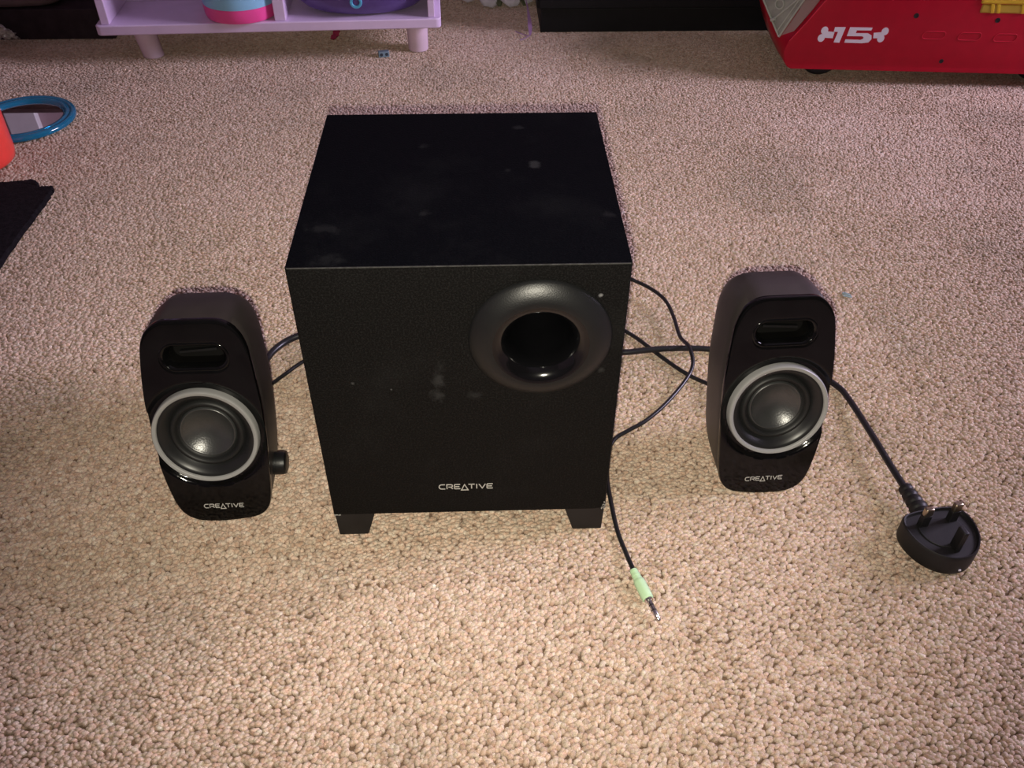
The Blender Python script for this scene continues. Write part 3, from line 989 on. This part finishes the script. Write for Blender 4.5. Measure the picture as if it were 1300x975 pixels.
# ------------------------------------------------------------------ red toy truck
tk = thing('toy_truck', 'big red plastic toy truck marked 15, right of the black cabinet', 'toy', (0.4351, 0.7790, 0.0162), radians(-4.7))
tk.scale = (0.968, 0.968, 0.968)
side_p = [(.0100, .0042), (.0040, .0046), (-.0010, .0070), (-.0062, .0144), (-.0096, .0280), (-.0068, .0417), (.0127, .0703), (.0288, .0964), (.046, .124), (.052, .133), (.058, .136)]
nose_p = [(.0080, .0046), (.0030, .0052), (-.0020, .0065), (-.0075, .0120), (-.0141, .0244), (-.0227, .0416), (-.0316, .0636), (-.0385, .0890), (-.044, .118), (-.040, .131), (-.030, .136)]
XR = 0.44


def outline(fr, inset=0.0):
    A = np.array(side_p); B = np.array(nose_p)
    P = A * (1 - fr) + B * fr
    pts = [tuple(p) for p in P]
    return pts + [(XR - .01, .136), (XR, .128), (XR, .012), (XR - .008, .004)]


def inset(pts, k):
    c_ = np.array([.2, .07])
    return [tuple(np.array(p) + (c_ - np.array(p)) / np.linalg.norm(c_ - np.array(p)) * k) for p in pts]


def ringd(pts, dd):
    return [(x, dd, z) for x, z in pts]


tr_ = MB()
o0 = outline(0)
tr_.loft([ringd(inset(o0, .0026), 0.0), ringd(inset(o0, .0007), .0008), ringd(o0, .0030), ringd(outline(.30), .018), ringd(outline(.65), .034), ringd(outline(1.0), .055),
          ringd(outline(1.0), .125), ringd(outline(.65), .146), ringd(outline(.3), .162), ringd(o0, .178), ringd(inset(o0, .0026), .181)])
truck_body = tr_.build('truck_body', M['red'], tk, smooth=30)
MB().box(.10, .41, .02, .161, .1362, .235).build('truck_cab', M['red'], tk, bevel=.012, seg=4)
# bevel highlight along the slanting front edge, painted as a lighter red line
rl = MB(); tube(rl, [(-.0050, -.0002, .0440), (.0127, -.0002, .0690), (.0300, -.0002, .0960), (.046, -.0002, .121)], .0007, 8)
rl.build('edge_highlight', M['red_line'], tk, smooth=60)


def T0(x, y, z):
    return (x, -z, y)


# numerals and half bones
nb = MB()
nb.prism([(.0500, .0638), (.0669, .0641), (.0664, .0430), (.0586, .0430), (.0586, .0579), (.0520, .0577)][::1], -.0004, .0004, T0)
nbo = None
num = [[(.0513, .0640), (.0669, .0642), (.0640, .0432), (.0567, .0434), (.0588, .0578), (.0519, .0578)],
       ]
nb = MB()
nb.prism([(.0530, .0640), (.0675, .0642), (.0640, .0430), (.0560, .0433), (.0586, .0579), (.0528, .0577)], -.0004, .0004, T0)
tag(nb.build('numeral', M['sticker'], tk, smooth=0), 'white sticker digit 1')
nb = MB()
nb.prism([(.0735, .0643), (.1039, .0644), (.1033, .0606), (.0836, .0604), (.0831, .0565), (.0994, .0567), (.1054, .0540), (.1066, .0488), (.1036, .0442), (.0948, .0429), (.0708, .0433), (.0712, .0477), (.0919, .0474), (.0952, .0492), (.0950, .0515), (.0923, .0525), (.0720, .0523)], -.0004, .0004, T0)
tag(nb.build('numeral', M['sticker'], tk, smooth=0), 'white sticker digit 5')


def half_bone(l1, l2, s0, s1, r):
    """two lobes and a stub of shaft, as one flat sticker outline by union of rings in one mesh"""
    m = MB()
    for k, (cx, cz) in enumerate((l1, l2)):
        zt = .0004 + .00004 * k
        m.prism([(cx + r * 0.92 * cos(t), cz + r * 1.02 * sin(t)) for t in np.linspace(0, 2 * pi, 25)[:-1]], -.0004, zt, T0)
    m.prism([((l1[0] + l2[0]) / 2, l1[1] - .0002 - .0006), s0, s1, ((l1[0] + l2[0]) / 2, l2[1] + .0006)], -.0004, .0003, T0)
    return tag(m.build('bone_mark', M['sticker'], tk, smooth=0), 'white sticker end of a bone')


half_bone((.0400, .0592), (.0377, .0489), (.0540, .0574), (.0535, .0489), .0052)
half_bone((.1222, .0597), (.1190, .0500), (.1075, .0574), (.1085, .0500), .0052)
for (x0, x1) in ((.1745, .2048), (.2231, .2534), (.2716, .3021)):
    sz = .0560 - (x0 - .17) * .014
    hh = .0052
    path = []
    for t in np.linspace(0, 2 * pi, 33)[:-1]:
        cxx = (x1 - hh) if cos(t) > 0 else (x0 + hh)
        path.append((cxx + hh * cos(t) + .0012 * sin(t), -.0002, sz + hh * sin(t)))
    em = MB(); tube(em, path, .0006, 6, closed=True)
    em.build('embossed_slot', M['red_line'], tk, smooth=60)
for (x, z, r) in ((.1581, .0815, .0028), (.2682, .0777, .0027), (.2112, .0202, .0024)):
    MB().lathe([(r * 1.25, -.001), (r * 1.25, .0003), (r, .0005), (r * .9, .00015)], 20, lambda p, q, h, x=x, z=z: (x + p, -h, z + q), cap1=True).build('screw_hole', M['screw'], tk)
# yellow tray let into the side
yl = MB(); yl.box(.2380, .40, -.0022, .004, .0990, .1340)
yo = tag(yl.build('side_tray', M['yellow'], tk, bevel=.002), 'yellow tray edge')
yd = MB(); yd.box(.2400, .40, -.0012, .004, .0866, .0990)
yd.build('tray_recess', M['yellow_dim'], yo, bevel=.0025)
for x in (.2545, .2625, .2950, .3300, .3640):
    MB().box(x, x + .0045, -.0020, .003, .0872, .0992, lambda x, y, z: (x - (z - .087) * .25, y, z)).build('tray_rib', M['yellow'], yo, bevel=.0007)
# pale green grille plate on the slanting front corner
QA, QB, QC, QD, QE, QF, QG = (-.0382, .05, .0818), (.0071, .012, .0952), (.0028, .010, .0829), (-.0115, .020, .0452), (-.0133, .024, .0411), (-.0252, .05, .0502), (-.0331, .05, .0686)
up = lambda p, q, k: tuple(np.array(p) + (np.array(p) - np.array(q)) * k)
QB2 = up(QB, QC, 2.2); QA2 = up(QA, QG, 2.2)
gn = np.cross(np.array(QB) - np.array(QE), np.array(QA) - np.array(QE)); gn /= np.linalg.norm(gn)
if gn[1] > 0: gn = -gn


def slab(pts, h0, h1):
    m = MB()
    m.loft([[tuple(np.array(p) + gn * h0) for p in pts], [tuple(np.array(p) + gn * h1) for p in pts]])
    return m


E1 = up(QE, QB, .02)
mid = lambda p, q, t: tuple(np.array(p) * (1 - t) + np.array(q) * t)
GL = mid(QE, QA2, .50)
FP = lambda a_, b_: tuple(np.array(QE) + a_ * (np.array(QB) - np.array(QE)) + b_ * (np.array(QA) - np.array(QE)))
gp = slab([FP(0, 0), FP(1.6, 0), FP(1.6, 0.3), FP(0.3, 1.6), FP(0, 1.6)], -.005, .0022)
M['grille_back'] = plain('shaded_green_plastic', (0.27, 0.30, 0.25), 0.3, noise=0.25, coat=0.4)  # darker than the bars: shade of the gaps put into the colour
gr_ = tag(gp.build('front_grille', M['grille_back'], tk, bevel=.0008), 'pale green clear plastic grille')
for (p, q, r_) in (((0, 0), (1.6, 0), .0016), ((0, 0), (0, 1.6), .0015), ((.03, .14), (.95, .12), .0011), ((.10, .42), (.86, .16), .0013), ((.30, .90), (1.1, .30), .0012), ((-.02, .48), (.10, .40), .0028)):
    m = MB(); tube(m, [np.array(FP(*p)) + gn * .0028, np.array(FP(*q)) + gn * .0028], r_, 8)
    m.build('grille_bar', M['grille'], gr_, smooth=60)
e1 = np.array(QB) - np.array(QA); e1 /= np.linalg.norm(e1); e2 = np.cross(gn, e1)
rc = np.array(FP(.371, .529))
m = MB(); tube(m, [rc + gn * .0034 + .0062 * (cos(t) * e1 + sin(t) * e2) for t in np.linspace(0, 2 * pi, 25)[:-1]], .0010, 8, closed=True)
m.build('lamp_ring', M['grille'], gr_, smooth=60)
cl = slab([mid(QE, QD, .5), (.0000, .004, .0560), (.0190, .004, .0860), (.034, .006, .112), QB2, QB, QC, QD], -.002, .0010)
tag(cl.build('clear_trim', M['smoky'], tk), 'clear smoky plastic strip')
for x in (.054, .36):
    for y0 in (.030, .128):
        wh = MB()
        wh.lathe([(.010, -.012), (.026, -.012), (.0295, -.009), (.030, 0), (.0295, .009), (.026, .012), (.010, .012)], 40, lambda p, q, h, x=x, y0=y0: (x + p, y0 + .012 + h, .0134 + q), cap0=True, cap1=True)
        wh.build('wheel', M['tyre'], tk, smooth=40)

# ------------------------------------------------------------------ left side: tumbler, mirror, black cloth
cp = thing('tumbler', 'bright orange red plastic tumbler cut by the left edge', 'cup', (-0.5835, 0.5715, 0))
MB().lathe([(.030, .0008), (.038, .0015), (.0425, .006), (.0440, .014), (.0440, .03), (.0450, .085), (.0455, .108), (.0445, .110), (.0430, .108), (.0420, .03), (.036, .012), (.015, .009)], 64, None, True, True).build('cup_wall', M['cup'], cp, smooth=50)
mr_ = thing('hand_mirror', 'round toy mirror with a clear blue rim behind the orange tumbler', 'mirror', (-0.5715, 0.6820, 0))
MB().lathe([(.0470, .0012), (.0600, .0008), (.0640, .003), (.0645, .006), (.0625, .0085), (.0590, .0090), (.0570, .0078), (.0550, .0088), (.0515, .0085), (.0490, .0065), (.0480, .0045), (.0470, .0012)], 96).build('rim', M['blue_clear'], mr_, smooth=50)
MB().lathe([(.0484, .0012), (.0484, .0046), (.0481, .0048)], 96, None, True, True).build('mirror_glass', M['mirror'], mr_, smooth=30)

rg_ = MB()
edge = [(-0.472, -0.10), (-0.4715, 0.05), (-0.4715, 0.20), (-0.471, 0.353), (-0.4705, 0.43), (-0.470, 0.485), (-0.470, 0.500), (-0.4735, 0.5065), (-0.481, 0.5065), (-0.488, 0.508), (-0.493, 0.516), (-0.5005, 0.5235), (-0.510, 0.5205), (-0.519, 0.5195), (-0.529, 0.517), (-0.540, 0.5185), (-0.60, 0.519), (-0.70, 0.512), (-0.80, 0.514)]
dense = spline(edge, 8)
r3 = random.Random(4)
poly = [(p[0] + r3.gauss(0, .0006), p[1] + r3.gauss(0, .0006)) for p in dense] + [(-0.80, 0.2), (-0.80, -0.10)]
rg_.loft([[(x, y, .0004) for x, y in poly], [(x, y, .0045) for x, y in poly], [(x - .0015, y - .0012, .0058) for x, y in poly]])
tag(rg_.build('black_cloth', M['felt'], smooth=30), 'black felt cloth lying flat at the left edge of carpet', 'cloth')

# ------------------------------------------------------------------ small things on the carpet
bk = thing('toy_brick', 'tiny grey blue toy brick on its side before shelf leg', 'toy', (-0.128, 0.888, 0), radians(14))
MB().box(-.0078, .0078, -.0035, .0045, 0, .0078).build('block', M['brick'], bk, bevel=.0005)
for x in (-.0039, .0039):
    MB().lathe([(.0024, -.001), (.0024, .0002), (.0018, .0002)], 16, lambda p, q, h, x=x: (x + p, -.0035 - h, .0039 + q), cap1=True).build('socket', M['socket'], bk)
    MB().lathe([(.0024, 0), (.0024, .0016)], 16, lambda p, q, h, x=x: (x + p, .0045 + h, .0039 + q), cap1=True).build('stud', M['brick'], bk)
sc_ = MB()
rr = random.Random(2)
pts = [(-.206, .975, .004), (-.2055, .968, .010), (-.205, .962, .008), (-.2065, .956, .004), (-.209, .950, .002)]
rings = []
for k, p in enumerate(spline(pts, 4)):
    w_ = .0045 + rr.uniform(-.001, .0015)
    rings.append([(p[0] - w_, p[1], p[2] + rr.uniform(0, .003)), (p[0], p[1] - .002, p[2] + .002), (p[0] + w_, p[1], p[2] + rr.uniform(0, .003)), (p[0], p[1] + .002, max(p[2] - .003, .0003))])
sc_.loft(rings)
tag(sc_.build('fabric_scrap', M['scrap'], smooth=30), 'small crimson scrap lying under the lilac shelf', 'scrap')
ln = MB()
for k in range(5):
    p = [(.363 + rr.uniform(-.004, .004), .279 + rr.uniform(-.004, .004), .0012 + rr.uniform(0, .0015)) for _ in range(4)]
    tube(ln, spline(p, 5), .0006, 6)
tag(ln.build('lint', M['lint'], smooth=60), 'blue grey lint fleck on carpet above the right speaker', 'lint')

# white cloth flower with leaves, and its ribbon, between shelf and cabinet
fw = thing('cloth_flower', 'white cloth flower with dull leaves between shelf and cabinet', 'flower', (0.040, 1.114, 0))


def petal(root_, tip, width, sag, mat, name, tilt=0.0, seed=0):
    """a thick curved blade from root to tip"""
    r0, t0 = np.array(root_), np.array(tip)
    ax = t0 - r0; Ln = np.linalg.norm(ax); ax /= Ln
    sd_ = np.cross(ax, np.array([0, 0, 1.0])); sd_ /= np.linalg.norm(sd_)
    nn = np.cross(sd_, ax)
    sd_ = sd_ * cos(tilt) + nn * sin(tilt)
    nn = np.cross(sd_, ax)
    m = MB(); rows = []
    for i in range(11):
        t = i / 10
        wd = width * (sin(pi * min(t * .86 + .10, 1.0)) ** .7)
        row = []
        for j in range(9):
            s = j / 4 - 1
            p = r0 + ax * Ln * t + sd_ * s * wd + nn * (sag * sin(pi * t) - .18 * wd * s * s + .0012 * sin(9 * s + 7 * t + seed))
            row.append((p[0], p[1], max(p[2], .0012)))
        rows.append(row)
    m.loft(rows, None, False, False, closed=False)
    o = m.build(name, mat, fw, smooth=60)
    so = o.modifiers.new('thick', 'SOLIDIFY'); so.thickness = .0012; so.offset = 1
    return o


petal((-.002, .020, .060), (-.012, -.032, .004), .028, .006, M['petal'], 'petal', .35, 1)
petal((-.020, .020, .060), (-.052, -.014, .008), .026, .006, M['petal'], 'petal', .5, 2)
petal((.012, .020, .060), (.030, -.028, .003), .027, .007, M['petal'], 'petal', -.15, 3)
petal((.018, .022, .060), (.056, -.020, .006), .024, .006, M['petal'], 'petal', -.4, 4)
petal((.0, .025, .050), (.006, -.030, .004), .012, .003, M['leaf'], 'leaf', .1, 5)
petal((.014, .022, .058), (.047, -.034, .006), .007, .003, M['leaf'], 'leaf', -.3, 6)
MB().lathe([(.004, .0003), (.016, .002), (.018, .03), (.017, .055), (.010, .066), (.003, .068)], 24, lambda p, q, h: (p, q + .024, h), True, True).build('flower_heart', M['leaf'], fw, smooth=60)

rbm = MB()
rp = spline([(.0740, 1.082, .055), (.0790, 1.060, .046), (.0850, 1.035, .036), (.0885, 1.010, .024), (.0905, .985, .012), (.0905, .965, .003), (.0880, .957, .0018), (.0820, .948, .0022), (.0740, .941, .0018)], 6)
rows = []
for i, p in enumerate(rp):
    t = i / (len(rp) - 1)
    wd = .0013 + .0017 * math.exp(-((t - .52) / .16) ** 2)
    tw = 1.2 * sin(6 * t)
    c_, s_ = cos(tw) * wd, sin(tw) * wd
    n_ = .00025
    rows.append([(p[0] - c_, p[1] - n_, p[2] - abs(s_) * 0 + n_), (p[0] + c_, p[1] - n_, p[2] + n_), (p[0] + c_, p[1] + n_, p[2] + 3 * n_), (p[0] - c_, p[1] + n_, p[2] + 3 * n_)])
rbm.loft(rows)
tube(rbm, spline([(.0880, .957, .002), (.080, .962, .003), (.0725, .968, .0035), (.068, .976, .003)], 6), .0007, 6)
tag(rbm.build('ribbon', M['ribbon'], smooth=40), 'thin purple ribbon trailing to the carpet beside black cabinet', 'ribbon')
